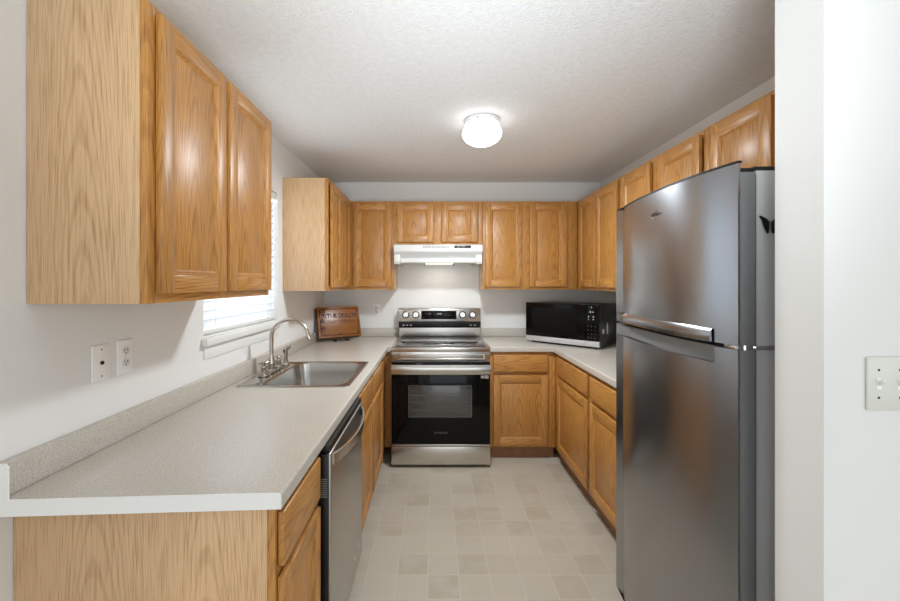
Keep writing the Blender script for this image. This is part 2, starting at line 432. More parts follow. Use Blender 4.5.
MB().tube([(0.03, -hw+0.05, zt), (0.031, -hw+0.05, 0.35)], 0.003, 6).build('tilt_wand', TRIM, bl)

# ---------------------------------------------------------------- cabinets
def door_parts(parent, x0, x1, z0, z1, name='door'):
    st = 0.052; yf = -0.0205; yb = -0.0015
    d = MB()
    for a, b in ((x0, x0+st), (x1-st, x1)): d.box(a, b, yf, yb, z0, z1, 0.003, 0)
    for a, b in ((z0, z0+st), (z1-st, z1)): d.box(x0+st-0.001, x1-st+0.001, yf+0.0002, yb, a, b, 0.003, 1)
    # bead moulding round the panel
    prof = [(-0.003, yf+0.004), (0.001, yf+0.001), (0.005, yf+0.0015), (0.008, yf+0.005), (0.009, yf+0.0035), (0.013, yf+0.006), (0.018, yf+0.011)]
    rg = []
    for ins, y in prof:
        i = st+ins; rg.append([(x0+i, y, z0+i), (x1-i, y, z0+i), (x1-i, y, z1-i), (x0+i, y, z1-i)])
    d.rings(rg, False, False)
    o = d.build(name, [OAK, OAKH], parent)
    i = st+0.012
    MB().box(x0+i, x1-i, yf+0.0085, yb-0.001, z0+i, z1-i, 0.001).build('door_panel', OAK, o)
    return o
def cabinet(name, label, loc, rot, W, z0, z1, D, doors=(), drawers=(), toe=None, group=None, pale=True, filler=None, false_front=False, hollow_top=False):
    """front plane is local y=0 facing -y, body runs back to y=D; z is world height"""
    c = thing(name, label, 'cabinet', (loc[0], loc[1], 0), rot, group)
    zb = z0 if toe is None else toe[1]
    b = MB(); e = 0.001
    b.box(e, 0.016, 0.0195, D-0.002, zb, z1, 0.0006); b.box(W-0.016, W-e, 0.0195, D-0.002, zb, z1, 0.0006)
    b.box(0.016, W-0.016, D-0.010, D-0.002, zb, z1)
    b.box(0.016, W-0.016, 0.0195, D-0.010, zb+0.012, zb+0.028)
    if toe is None: b.box(0.016, W-0.016, 0.0195, D-0.010, z1-0.016, z1)
    b.build('carcass', PALE if pale else OAK, c)
    f = MB(); fw = 0.038
    xs = [(e, fw), (W-fw, W-e)]
    cols = sorted({(a, b_) for a, b_, *_ in list(doors)})
    for (a0, a1), (b0, b1) in zip(cols, cols[1:]): xs.append((a1-0.012, b0+0.012))
    if filler: xs.append(filler)
    mg = []
    for a, b_ in sorted(xs):
        if mg and a <= mg[-1][1]: mg[-1] = (mg[-1][0], max(b_, mg[-1][1]))
        else: mg.append((a, b_))
    xs = mg
    for a, b_ in xs: f.box(a, b_, 0, 0.019, zb, z1, 0.001, 0)
    zs = [(zb, zb+fw), (z1-fw, z1)]
    if drawers and doors: zs.append((doors[0][3]-0.012, drawers[0][2]+0.012))
    for a, b_ in zs: f.box(e+0.002, W-e-0.002, 0.0003, 0.0187, a, b_, 0.001, 1)
    f.build('face_frame', [OAK, OAKH], c)
    for d in doors: door_parts(c, *d)
    for d in drawers:
        dr = MB(); x0_, x1_, a, b_ = d
        dr.box(x0_, x1_, -0.0205, -0.0015, a, b_, 0.005, 0, 3)
        dr.build('drawer_front', OAKH, c)
    if toe:
        MB().box(0.002, W-0.002, toe[0], toe[0]+0.015, 0.001, zb-0.0005).build('toe_kick', TOE, c)
    return c
UZ0, UZ1 = 1.372, 2.15
DZ0, DZ1 = 1.397, 2.128
FL, FR, FB = -0.742, 1.265, 3.53        # front planes of the wall cabinets
UG = 'oak wall cabinets'
# left wall: near one
cabinet('wall_cabinet', 'large honey oak wall cabinet nearest the camera at upper left', (FL, 1.033), PI/2, 0.762, UZ0+0.004, 2.166, FL-XL,
        [(0.030, 0.362, DZ0+0.004, 2.146), (0.386, 0.746, DZ0+0.004, 2.146)])
cabinet('wall_cabinet', 'oak wall cabinet past the window on the left wall, whitish end panel facing camera', (FL, 2.785), PI/2, 1.070, UZ0+0.002, 2.163, FL-XL,
        [(0.053, 0.350, DZ0, 2.142), (0.365, 0.685, DZ0, 2.142)], filler=(0.68, 1.065))
# back wall
cabinet('wall_cabinet', 'single-door oak wall cabinet in the back left corner above the plaque', (FL+0.003, FB), 0, 0.388, UZ0, UZ1, YB-FB,
        [(0.030, 0.362, DZ0, DZ1)])
cabinet('wall_cabinet', 'short double-door oak wall cabinet mounted above the white range hood', (-0.358, FB), 0, 0.788, 1.762, UZ1, YB-FB,
        [(0.029, 0.353, 1.790, DZ1), (0.422, 0.745, 1.790, DZ1)])
cabinet('wall_cabinet', 'double-door oak wall cabinet on the back wall above the microwave side, right of the hood', (0.431, FB), 0, FR-0.431-0.001, UZ0, UZ1, YB-FB,
        [(0.020, 0.342, DZ0, DZ1), (0.411, 0.739, DZ0, DZ1)], filler=(0.725, 0.832))
# right wall
cabinet('wall_cabinet', 'full-height oak wall cabinet with two narrow doors deepest on the right wall', (FR, YB-0.001), -PI/2, YB-2.70, UZ0, UZ1, XR-FR,
        [(0.413, 0.755, DZ0, DZ1), (0.774, 1.130, DZ0, DZ1)], filler=(0.33, 0.43))
cabinet('wall_cabinet', 'oak wall cabinet on the right wall, between the deepest one and the over-fridge one', (FR, 2.698), -PI/2, 0.858, UZ0, UZ1, XR-FR,
        [(0.026, 0.388, DZ0, DZ1), (0.473, 0.818, DZ0, DZ1)])
cabinet('wall_cabinet', 'short oak wall cabinet directly over the refrigerator beside the white partition', (FR, 1.838), -PI/2, 0.835, 1.80, UZ1, XR-FR,
        [(0.028, 0.359, 1.825, DZ1), (0.420, 0.750, 1.825, DZ1)])

# base cabinets
BL, BR, BB = -0.398, 0.985, 3.245       # front planes of the base cabinets
TZ = 0.098; BT = 0.875
cabinet('base_cabinet', 'oak base cabinet under the near counter end, broad pale end panel facing the camera', (BL, 1.0), PI/2, 0.352, TZ, BT, BL-XL,
        [(0.012, 0.335, 0.118, 0.685)], [(0.012, 0.335, 0.712, 0.850)], (0.07, TZ))
cabinet('base_cabinet', 'oak sink base cabinet beyond the dishwasher with two false drawer fronts', (BL, 1.973), PI/2, 1.030, TZ, BT, BL-XL,
        [(0.040, 0.500, 0.118, 0.685), (0.540, 1.000, 0.118, 0.685)], [(0.040, 0.500, 0.712, 0.850), (0.540, 1.000, 0.712, 0.850)], (0.07, TZ))
cc = cabinet('base_cabinet', 'blind oak corner base cabinet squeezed between sink base and left side of the range', (BL, 3.004), PI/2, YB-3.005, TZ, BT, BL-XL,
        [], [], (0.07, TZ), filler=(0.03, 0.3))
MB().box(0.2415, 0.2605, -0.066, -0.0005, TZ, BT, 0.001).build('filler_strip', OAK, cc)
cabinet('base_cabinet', 'oak base cabinet standing immediately right of the range, one drawer above one door', (0.442, BB), 0, BR-0.442-0.001, TZ, BT, YB-BB,
        [(0.038, 0.478, 0.118, 0.685)], [(0.038, 0.478, 0.712, 0.850)], (0.035, TZ), filler=(0.465, 0.541))
cabinet('base_cabinet', 'oak base cabinet in the right hand run, the farther one with drawer beside the corner', (BR, YB-0.001), -PI/2, YB-2.512, TZ, BT, XR-BR,
        [(0.705, 1.328, 0.118, 0.685)], [(0.705, 1.328, 0.712, 0.850)], (0.035, TZ), filler=(0.61, 0.72))
cabinet('base_cabinet', 'oak base cabinet in the right hand run half hidden behind the refrigerator', (BR, 2.510), -PI/2, 0.640, TZ, BT, XR-BR,
        [(0.022, 0.615, 0.118, 0.685)], [(0.022, 0.615, 0.712, 0.850)], (0.035, TZ))

# ---------------------------------------------------------------- worktops
CT0, CT1 = 0.877, 0.915
CE = -0.373                               # left worktop front edge
wt = thing('worktop', 'long speckled laminate worktop along the left wall with white front end', 'countertop', (0, 0, 0))
SX0, SX1, SY0, SY1 = -0.962, -0.445, 1.995, 2.585     # cut-out for the sink
front = lambda m: (m.x > CE-0.001 and m.x < CE+0.001 and m.y < 3.22 and m.z > 0.9) or (m.y < 0.981 and m.z > 0.9) or (abs(m.x-CE) < 0.001 and m.y < 0.981)
MB().grid_slab([XL+0.001, SX0, SX1, CE, -0.334], [0.982, SY0, SY1, 3.22, YB-0.001],
    lambda x, y: not ((SX0 < x < SX1 and SY0 < y < SY1) or (x > CE and y < 3.22)), CT0, CT1, 0.009,
    lambda m: abs(m.x-CE) < 1e-4 and m.y < 3.2 and m.z > 0.9).build('worktop_surface', LAM, wt)
for v in bpy.data.objects['worktop_surface'].data.vertices:
    if v.co.y < 1.1: v.co.y += 0.05*(v.co.x-CE)      # the end is cut slightly out of square
MB().box(XL+0.001, XL+0.031, 0.952, YB-0.022, CT1+0.0005, 0.998, 0.004).box(XL+0.031, -0.336, YB-0.021, YB-0.001, CT1+0.0005, 0.998, 0.004).build('backsplash', LAM, wt)
MB().prism([(CE-0.001, CT0-0.001), (XL+0.001, CT0-0.001), (XL+0.001, 1.001), (XL+0.040, 1.001), (XL+0.047, 0.994), (XL+0.047, CT1+0.001), (CE-0.010, CT1+0.001), (CE-0.003, CT1-0.003), (CE-0.001, CT1-0.010)],
           1, 0.979, 0.9815, M=Matrix(((1, 0, 0, 0), (0.05, 1, 0, -0.05*CE), (0, 0, 1, 0), (0, 0, 0, 1)))).build('end_cap', EDGE, wt)
wr = thing('worktop', 'speckled laminate worktop right of the range, wrapping the corner under the microwave', 'countertop', (0, 0, 0))
MB().grid_slab([0.439, 0.958, XR-0.001], [1.868, 3.22, YB-0.001], lambda x, y: not (x < 0.958 and y < 3.22), CT0, CT1, 0.009,
    lambda m: ((abs(m.x-0.958) < 1e-4 and m.y < 3.2) or (abs(m.y-3.22) < 1e-4 and m.x < 0.95)) and m.z > 0.9).build('worktop_surface', LAM, wr)
MB().box(XR-0.021, XR-0.001, 1.870, YB-0.022, CT1+0.0005, 0.998, 0.004).box(0.441, XR-0.001, YB-0.021, YB-0.001, CT1+0.0005, 0.998, 0.004).build('backsplash', LAM, wr)

# ---------------------------------------------------------------- sink, faucet, sprayer
def rrect(x0, x1, y0, y1, r, z, n=6):
    P = []
    for cx, cy, a in ((x1-r, y1-r, 0), (x0+r, y1-r, PI/2), (x0+r, y0+r, PI), (x1-r, y0+r, 3*PI/2)):
        for k in range(n+1):
            t_ = a+PI/2*k/n; P.append((cx+r*math.cos(t_), cy+r*math.sin(t_), z))
    return P
sk = thing('kitchen_sink', 'single-bowl stainless steel drop-in sink set in the left worktop', 'sink', (0, 0, 0))
z = CT1
ox0, ox1, oy0, oy1 = -0.985, -0.422, 1.972, 2.608
bx0, bx1, by0, by1 = -0.868, -0.452, 2.005, 2.575
MB().rings([rrect(ox0, ox1, oy0, oy1, 0.02, z+0.0008), rrect(ox0+0.002, ox1-0.002, oy0+0.002, oy1-0.002, 0.02, z+0.004),
            rrect(ox0+0.010, ox1-0.010, oy0+0.010, oy1-0.010, 0.02, z+0.0055),
            rrect(ox0+0.014, ox1-0.014, oy0+0.014, oy1-0.014, 0.018, z+0.003),
            rrect(bx0-0.004, bx1+0.004, by0-0.004, by1+0.004, 0.072, z+0.003),
            rrect(bx0+0.003, bx1-0.003, by0+0.003, by1-0.003, 0.068, z-0.003),
            rrect(bx0+0.012, bx1-0.012, by0+0.012, by1-0.012, 0.065, z-0.06),
            rrect(bx0+0.022, bx1-0.022, by0+0.022, by1-0.022, 0.062, z-0.150),
            rrect(bx0+0.034, bx1-0.034, by0+0.034, by1-0.034, 0.058, z-0.172),
            rrect(bx0+0.060, bx1-0.060, by0+0.060, by1-0.060, 0.04, z-0.180),
            rrect(-0.700, -0.620, 2.25, 2.33, 0.0399, z-0.182)], False, True).build('bowl', STEELS, sk)
MB().lathe([(0.0, 0.004), (0.02, 0.004), (0.034, 0.003), (0.042, 0.001), (0.042, -0.001), (0, -0.001)], 24, T(-0.66, 2.29, z-0.181)).build('drain', CHROME, sk)
fx, fy, fz = -0.935, 2.30, z+0.0062
fc = thing('faucet', 'tall brushed nickel gooseneck faucet with cross lever handles behind the sink', 'faucet', (fx, fy, fz))
MB().lathe([(0, 0), (0.027, 0), (0.027, 0.006), (0.019, 0.014), (0.018, 0.035), (0.021, 0.04), (0.020, 0.050), (0.015, 0.08), (0.0115, 0.10), (0, 0.10)]).build('spout_base', NICKEL, fc)
pts = [(0, 0, 0.095), (0, 0, 0.15), (0, 0, 0.195)]
rr = 0.108
for k in range(1, 19):
    a = PI*k/18*0.93
    pts.append((rr-rr*math.cos(a), -0.010*k/18, 0.195+rr*math.sin(a)*0.98))
l_ = Vector(pts[-1]); d_ = (l_-Vector(pts[-2])).normalized(); pts.append(tuple(l_+d_*0.012))
MB().tube(pts, [0.0115]*8+[0.0108]*8+[0.0105]*(len(pts)-16), 16).build('spout', NICKEL, fc)
MB().tube([pts[-1], tuple(Vector(pts[-1])+d_*0.018)], [0.0135, 0.0125], 16).build('aerator', NICKEL, fc)
MB().rings([rrect(-0.026, 0.026, -0.135, 0.135, 0.025, 0.0), rrect(-0.026, 0.026, -0.135, 0.135, 0.025, 0.004), rrect(-0.022, 0.022, -0.131, 0.131, 0.0215, 0.007)]).build('deck_plate', NICKEL, fc)
for sy in (-1, 1):
    h_ = MB().lathe([(0, 0.006), (0.023, 0.006), (0.023, 0.012), (0.016, 0.018), (0.015, 0.036), (0.018, 0.042), (0.017, 0.050), (0.010, 0.056), (0.010, 0.068), (0.013, 0.074), (0.006, 0.080), (0, 0.081)], 20, T(0, sy*0.102, 0))
    hh = h_.build('handle', NICKEL, fc)
    lv = MB(); M_ = T(0, sy*0.102, 0.068) @ R(sy*0.5, 'Z')
    for s2 in (-1, 1): lv.tube([(0, 0, 0), (0, s2*0.026, 0.003)], [0.0045, 0.0055], 10, M=M_).tube([(0, s2*0.026, 0.003), (0, s2*0.033, 0.004)], [0.0065, 0.004], 10, M=M_)
    lv.tube([(-0.028, 0, 0.003), (0.028, 0, 0.003)], 0.0045, 10, M=M_)
    lv.build('lever', NICKEL, hh)
sp = thing('side_sprayer', 'small brushed nickel hand sprayer upright beside the faucet far handle', 'sprayer', (-0.925, 2.50, fz-0.0022))
MB().lathe([(0, 0), (0.022, 0), (0.022, 0.005), (0.014, 0.013), (0.013, 0.03), (0.016, 0.034), (0, 0.034)], 20).build('holder', NICKEL, sp)
MB().tube([(0, 0, 0.034), (0.001, 0, 0.06), (0.002, 0, 0.085), (0.006, 0, 0.10), (0.016, -0.002, 0.112), (0.026, -0.003, 0.113)], [0.011, 0.0115, 0.010, 0.0125, 0.013, 0.012], 14).build('spray_head', NICKEL, sp)
MB().tube([(-0.008, 0, 0.07), (-0.014, 0, 0.095)], [0.005, 0.006], 8).build('trigger', BLACK, sp)

# ---------------------------------------------------------------- dishwasher (local: front -y, turned to face +X)
dw = thing('dishwasher', 'stainless steel dishwasher with bowed bar handle under the left worktop', 'dishwasher', (-0.393, 1.358, 0), PI/2)
Wd = 0.608
MB().box(0.004, Wd-0.004, 0.002, 0.56, 0.105, 0.868, 0.003).build('tub', GREYP, dw)
MB().box(0.004, Wd-0.004, -0.0005, 0.0015, 0.112, 0.868).box(0.0035, 0.010, -0.034, 0.0, 0.112, 0.846, 0.002).build('side_edge', BLACK, dw)
MB().box(0.011, Wd-0.006, -0.040, -0.001, 0.112, 0.846, 0.006, 0, 3).build('front_panel', DWS, dw)
MB().box(0.011, Wd-0.006, -0.036, -0.001, 0.8465, 0.872, 0.002).build('control_strip', BLACK, dw)
h_ = MB(); ring = []
for k in range(25):
    u = k/24; x = 0.035+u*(Wd-0.070); b_ = 0.042*math.sin(PI*u)**0.75
    y = -0.041-b_
    zc = 0.818-0.004*math.sin(PI*u)
    ring.append([(x, y-0.005, zc-0.020), (x, y+0.003, zc-0.020), (x, y+0.003, zc+0.018), (x, y-0.001, zc+0.021), (x, y-0.006, zc+0.017)])
h_.rings(ring); h_.build('handle', STEEL, dw)
v_ = MB()
for k in range(9): v_.box(0.0022, 0.0034, -0.030, -0.010, 0.700+k*0.0075, 0.7035+k*0.0075)
v_.build('vent', GREYP, dw)
MB().box(0.004, Wd-0.004, 0.060, 0.070, 0.001, 0.104).build('toe_panel', BLACK, dw)
for q in range(2): MB().lathe([(0, 0), (0.011, 0), (0.011, 0.0006), (0, 0.0006)], 20, T(0.42+q*0.09, -0.0406, 0.20-q*0.0) @ R(PI/2, 'X')).build('round_sticker', MARK, dw)

# ---------------------------------------------------------------- range
RX0, RX1, RF = -0.330, 0.436, 3.09
rg_ = thing('kitchen_range', 'freestanding stainless electric range with black glass oven door', 'range', ((RX0+RX1)/2, RF, 0))
hw = (RX1-RX0)/2-0.001
MB().box(-hw+0.004, hw-0.004, 0.028, 0.735, 0.03, 0.905, 0.004).build('body', SIDEG, rg_)
for sx in (-1, 1):
    for yy in (0.07, 0.66): MB().lathe([(0, 0.001), (0.018, 0.001), (0.018, 0.012), (0.009, 0.014), (0.009, 0.029), (0, 0.029)], 14, T(sx*(hw-0.04), yy, 0)).build('foot', BLACK, rg_)
# front stack
MB().prism([(0.0, 0.898), (0.0, 0.925), (0.010, 0.934), (0.030, 0.934), (0.030, 0.898)], 0, -hw, hw, 0.002).build('front_lip', STEELR, rg_)
fp = MB().box(-hw, hw, 0.004, 0.028, 0.826, 0.8975, 0.002)
fp.build('front_trim', STEELR, rg_)
fr = MB(); a0, a1, b0, b1 = -hw+0.045, hw-0.045, 0.842, 0.880
fr.rings([[(a0, 0.0038, b0), (a1, 0.0038, b0), (a1, 0.0038, b1), (a0, 0.0038, b1)], [(a0, -0.0005, b0), (a1, -0.0005, b0), (a1, -0.0005, b1), (a0, -0.0005, b1)],
          [(a0+0.008, -0.0005, b0+0.004), (a1-0.008, -0.0005, b0+0.004), (a1-0.008, -0.0005, b1-0.004), (a0+0.008, -0.0005, b1-0.004)],
          [(a0+0.010, 0.0035, b0+0.006), (a1-0.010, 0.0035, b0+0.006), (a1-0.010, 0.0035, b1-0.006), (a0+0.010, 0.0035, b1-0.006)]], False, False)
fr.build('trim_frame', CHROME, rg_)
ct = MB().box(-hw+0.030, hw-0.030, 0.032, 0.640, 0.9055, 0.938, 0.003).build('cooktop_glass', COOKG, rg_)
for bx, by, br_ in ((-0.18, 0.16, 0.110), (0.18, 0.16, 0.120), (-0.18, 0.42, 0.085), (0.18, 0.42, 0.085), (0.0, 0.50, 0.055)):
    MB().rings([[(bx+r_*math.cos(2*PI*k/48), by+r_*math.sin(2*PI*k/48), z_) for k in range(48)] for r_, z_ in ((br_-0.002, 0.9381), (br_-0.002, 0.9383), (br_, 0.9383), (br_, 0.9381))], False, False).build('burner_ring', DIMMARK, ct)
for sx in (-1, 1):
    a, b_ = sorted((sx*(hw-0.029), sx*hw)); MB().box(a, b_, 0.031, 0.640, 0.9055, 0.936, 0.003).build('side_trim', STEELR, rg_)
# backguard
by = 0.630
MB().prism([(by+0.012, 0.9385), (by+0.012, 1.012), (by+0.105, 1.012), (by+0.105, 0.9385)], 0, -hw+0.004, hw-0.004, 0.002).build('backguard_lower', STEELM, rg_)
MB().prism([(by+0.014, 1.0125), (by+0.006, 1.030), (by-0.002, 1.072), (by+0.105, 1.072), (by+0.105, 1.0125)], 0, -hw, hw, 0.002).build('vent_band', BLACK, rg_)
bg = MB().prism([(by, 1.0725), (by+0.006, 1.186), (by+0.012, 1.194), (by+0.10, 1.194), (by+0.105, 1.0725)], 0, -hw, hw, 0.003).build('control_panel', STEELR, rg_)
MB().box(-0.172, 0.156, by-0.0015, by+0.008, 1.093, 1.172, 0.002).build('display', GLASSB, bg)
text('4:25', 0.020, MARK, bg, T(0.0, by-0.0022, 1.145) @ FRONT, 'clock_digits')
for xx in (-0.135, -0.115, -0.10): MB().box(xx, xx+0.007, by-0.0022, by-0.0016, 1.143, 1.149).build('touch_mark', DIMMARK, bg)
for xx in (0.05, 0.075, 0.10): MB().box(xx, xx+0.010, by-0.0022, by-0.0016, 1.126, 1.129).build('touch_mark', DIMMARK, bg)
for kx in (-0.315, -0.222, 0.212, 0.305):
    kb = MB().lathe([(0, 0), (0.029, 0), (0.030, 0.004), (0.027, 0.009), (0.024, 0.026), (0.021, 0.030), (0, 0.030)], 28, T(kx, by+0.0025, 1.134) @ R(PI/2-0.05, 'X')).build('knob', STEEL, bg)
    MB().box(kx-0.0035, kx+0.0035, by-0.031, by-0.026, 1.115, 1.156, 0.0015).build('knob_grip', CHROME, kb)
    MB().lathe([(0.031, 0), (0.034, 0), (0.034, 0.0012), (0.031, 0.0012)], 28, T(kx, by+0.0028, 1.134) @ R(PI/2-0.05, 'X')).build('knob_ring', BLACK, kb)
for xx, ww in ((-0.345, 0.018), (-0.310, 0.016), (-0.275, 0.016), (0.283, 0.012), (0.320, 0.014)): MB().box(xx, xx+ww, by-0.0005, by+0.006, 1.034, 1.041).build('band_mark', MARK, rg_)
# oven door
od = MB().box(-hw+0.001, hw-0.001, 0.0, 0.027, 0.188, 0.815, 0.004).build('oven_door', GLASSB, rg_)
MB().box(-hw, hw, -0.003, 0.020, 0.170, 0.184, 0.002).build('door_bottom_trim', STEEL, rg_)
OVW = mat('oven_window_glass', lin(70, 70, 68), 0.12, spec=0.8); vary(OVW, 4, 0.25, (1, 1, 14))
wn = MB().box(-0.250, 0.240, -0.0012, 0.0, 0.392, 0.640, 0.0005).build('oven_window', OVW, od)
wr_ = MB()
for zz in (0.392, 0.637): wr_.box(-0.250, 0.240, -0.0022, -0.0013, zz, zz+0.004)
for xx in (-0.250, 0.236): wr_.box(xx, xx+0.004, -0.0022, -0.0013, 0.392, 0.641)
for zz in (0.44, 0.452, 0.50, 0.512, 0.56, 0.60): wr_.box(-0.225, 0.215, -0.0018, -0.0013, zz, zz+0.0025)
wr_.build('rack_lines', DIMMARK, wn)
hd = MB(); rr_ = []
for k in range(21):
    u = -1+2*k/20; yb_ = -0.052-0.010*(1-u**4)
    rr_.append([(u*(hw-0.004), yb_+y, 0.772+z_) for y, z_ in ((0, -0.036), (0.014, -0.034), (0.018, 0.0), (0.014, 0.034), (0, 0.036), (-0.007, 0.020), (-0.009, 0), (-0.007, -0.020))])
hd.rings(rr_)
for sx in (-1, 1): hd.box(sx*(hw-0.045)-0.014, sx*(hw-0.045)+0.014, -0.045, -0.0005, 0.752, 0.792, 0.003)
hd.build('door_handle', STEELR, rg_)
text('SAMSUNG', 0.022, DIMMARK, od, T(0.0, -0.0008, 0.272) @ FRONT, 'lettering')
lb = MB().box(hw-0.073, hw-0.046, -0.0009, -0.0002, 0.693, 0.715).box(hw-0.043, hw-0.014, -0.0010, -0.0002, 0.690, 0.718)
lb.build('door_label', [MARK], od)
MB().box(-hw, hw, -0.002, 0.027, 0.027, 0.166, 0.003).build('storage_drawer', STEELR, rg_)

# ---------------------------------------------------------------- range hood
hd_ = thing('range_hood', 'slim white under-cabinet range hood mounted above the range', 'range hood', (0.036, 3.42, 1.60))
W2 = 0.380
prof = [(0.0, 0.093), (0.0, 0.158), (0.436, 0.158), (0.436, 0.0), (0.395, 0.0), (0.385, 0.022), (0.100, 0.022), (0.020, 0.006), (0.012, 0.006), (0.014, 0.016), (0.060, 0.065)]
sh = MB()
sh.prism([(0.0, 0.100), (0.0, 0.158), (0.436, 0.158), (0.436, 0.045), (0.055, 0.045)], 0, -W2, W2, 0.002)
sh.build('hood_shell', WHITE, hd_)
MB().box(-W2+0.055, W2-0.055, 0.035, 0.43, 0.006, 0.044, 0.003).build('hood_skirt', WHITE, hd_)
for sx in (-1, 1):
    a, b_ = sorted((sx*(W2-0.054), sx*(W2-0.001))); MB().prism([(0.03, 0.085), (0.055, 0.0445), (0.43, 0.0445), (0.43, -0.006), (0.02, -0.006), (0.012, 0.02)], 0, a, b_, 0.002).build('end_cheek', IVORY, hd_)
vn = MB()
for k in range(3): vn.box(-0.130+k*0.077, -0.130+k*0.077+0.070, -0.0008, 0.0, 0.130, 0.150)
vn.build('vent_grille', GREYP, hd_)
vl = MB()
for k in range(3):
    for q in range(4): vl.box(-0.127+k*0.077, -0.127+k*0.077+0.064, -0.0014, -0.0008, 0.1325+q*0.0045, 0.1345+q*0.0045)
vl.build('vent_louvre', WPLAST, hd_)
MB().box(0.138, 0.280, -0.001, 0.0, 0.129, 0.152, 0.0004).build('switch_panel', BLACK, hd_)
MB().box(0.160, 0.185, -0.004, -0.001, 0.136, 0.145).box(0.205, 0.230, -0.004, -0.001, 0.136, 0.145).build('rocker_switch', GREYP, hd_)
MB().box(-0.115, 0.135, 0.060, 0.34, -0.002, 0.005, 0.002).build('lamp_lens', LENS, hd_)
MB().box(-0.125, -0.116, 0.036, 0.345, -0.012, 0.005, 0.002).box(0.136, 0.145, 0.036, 0.345, -0.012, 0.005, 0.002).build('lens_clip', GREYP, hd_)
l = bpy.data.lights.new('hood_lamp', 'AREA'); l.shape = 'RECTANGLE'; l.size = 0.24; l.size_y = 0.22; l.energy = 0.4; l.color = (1, 0.95, 0.86)
lo = bpy.data.objects.new('hood_lamp', l); C.objects.link(lo); lo.parent = hd_; lo.location = (0.01, 0.20, -0.010)

# ---------------------------------------------------------------- refrigerator
FY0, FY1 = 1.068, 1.795
fg = thing('refrigerator', 'tall stainless top-freezer refrigerator in front of the white partition wall', 'refrigerator', (0.85, (FY0+FY1)/2, 0))
ym = (FY0+FY1)/2
def fx_(y, t=0.0):
    u = (y-FY0)/(FY1-FY0)
    return 0.812+0.024*u*u-0.036*(1-abs(2*u-1)**2.6)
def slab(y0, y1, z0, z1, xb, off=0.0, n=24, bev=0.0, bulge=0.0):
    """piece of the bowed door skin, from the bowed front to xb"""
    pts = [(xb-0.85, y0-ym)]
    for k in range(n+1):
        y = y0+(y1-y0)*k/n; pts.append((fx_(y)+off-0.85, y-ym))
    pts.append((xb-0.85, y1-ym))
    m = MB(); m.prism(pts, 2, z0, z1, 0.0)
    return m
XBK = 0.861
def bowed(m, y0, y1, z0, z1, xb, off=0.0, n=24):
    pts = [(xb-0.85, y0-ym)]+[(fx_(y0+(y1-y0)*k/n)+off-0.85, y0+(y1-y0)*k/n-ym) for k in range(n+1)]+[(xb-0.85, y1-ym)]
    m.prism(pts, 2, z0, z1); return m
def door(name, z0, z1):
    d = MB(); bowed(d, FY0, FY1, z0, z1, XBK-0.040); 
    return d
HY = 1.137
MB().box(0.869-0.85, 1.57-0.85, FY0+0.012-ym, FY1-0.004-ym, 0.03, 1.735, 0.004).build('cabinet_body', SIDEG, fg)
MB().box(0.8615-0.85, 0.8685-0.85, FY0+0.010-ym, FY1-0.01-ym, 0.07, 1.722).build('door_gasket', BLACK, fg)
# freezer door
fz_ = bowed(MB(), FY0, FY1, 1.300, 1.750, 0.8178)
bowed(fz_, FY0, HY, 1.262, 1.300, 0.8178)
f1 = fz_.build('freezer_door', STEELF, fg)
MB().box(0.0-0.040+0.008, XBK-0.85, FY0+0.001-ym, FY1-0.001-ym, 1.262, 1.728, 0.002).build('door_liner', LINER, f1)
bowed(MB(), FY0-0.0005, FY1+0.0005, 1.7505, 1.757, 0.822, -0.0008).build('top_cap', BLACK, f1)
hb = MB(); nn = 24; rr_ = []
for k in range(nn+1):
    y = FY1-0.006+(HY-FY1+0.012)*k/nn; x = fx_(y)-0.85; g = min(1, 4*k/nn, )
    prof_ = ((0.004, 1.262), (-0.005, 1.262), (-0.010, 1.270), (-0.009, 1.286), (-0.004, 1.297), (0.0, 1.301), (0.004, 1.301))
    rr_.append([(x+dx, y-ym, zz) for dx, zz in prof_])
hb.rings(rr_); hb.build('freezer_handle', STEELF, f1)
# fridge door
fd = bowed(MB(), FY0, FY1, 0.075, 1.203, 0.8178)
bowed(fd, FY0, HY, 1.203, 1.250, 0.8178)
f2 = fd.build('fridge_door', STEELF, fg)
MB().box(-0.032, XBK-0.85, FY0+0.001-ym, FY1-0.001-ym, 0.075, 1.250, 0.002).build('door_liner', LINER, f2)
pk = bowed(MB(), HY+0.001, FY1-0.012, 1.2035, 1.2495, 0.8175, 0.016)
pk.build('handle_pocket', GREYP, f2)
MB().box(0.862-0.85, 0.95-0.85, FY0+0.002-ym, FY0+0.040-ym, 1.2502, 1.2615, 0.001).box(-0.040, 0.012, FY0+0.006-ym, FY0+0.05-ym, 1.2502, 1.2615, 0.001).build('middle_hinge', CHROME, fg)
MB().tube([(-0.012, FY0+0.012-ym, 1.245), (-0.012, FY0+0.012-ym, 1.267)], 0.010, 12).build('hinge_pin', CHROME, fg)
MB().box(0.872-0.85, 0.96-0.85, FY0+0.02-ym, FY0+0.11-ym, 1.7355, 1.748, 0.003).box(-0.020, 0.022, FY0+0.022-ym, FY0+0.06-ym, 1.7355, 1.744, 0.002).build('top_hinge', BLACK, fg)
MB().box(0.872-0.85, 1.5-0.85, FY0+0.02-ym, FY1-0.02-ym, 0.001, 0.0295).build('base_grille', BLACK, fg)
MX = R(-PI/2, 'Z')
def on_door(u_y, zz, off=-0.0006):
    x = fx_(u_y)-0.85+off
    return T(x, u_y-ym, zz) @ MX @ FRONT
text('Whirlpool', 0.017, DARK, f1, on_door(1.405, 1.672), 'lettering')
em = MB(); pts = []
for k in range(27):
    a = 2*PI*k/26*0.8-0.5; pts.append((0.030*math.cos(a), 0.011*math.sin(a)+0.006*math.cos(a), 0))
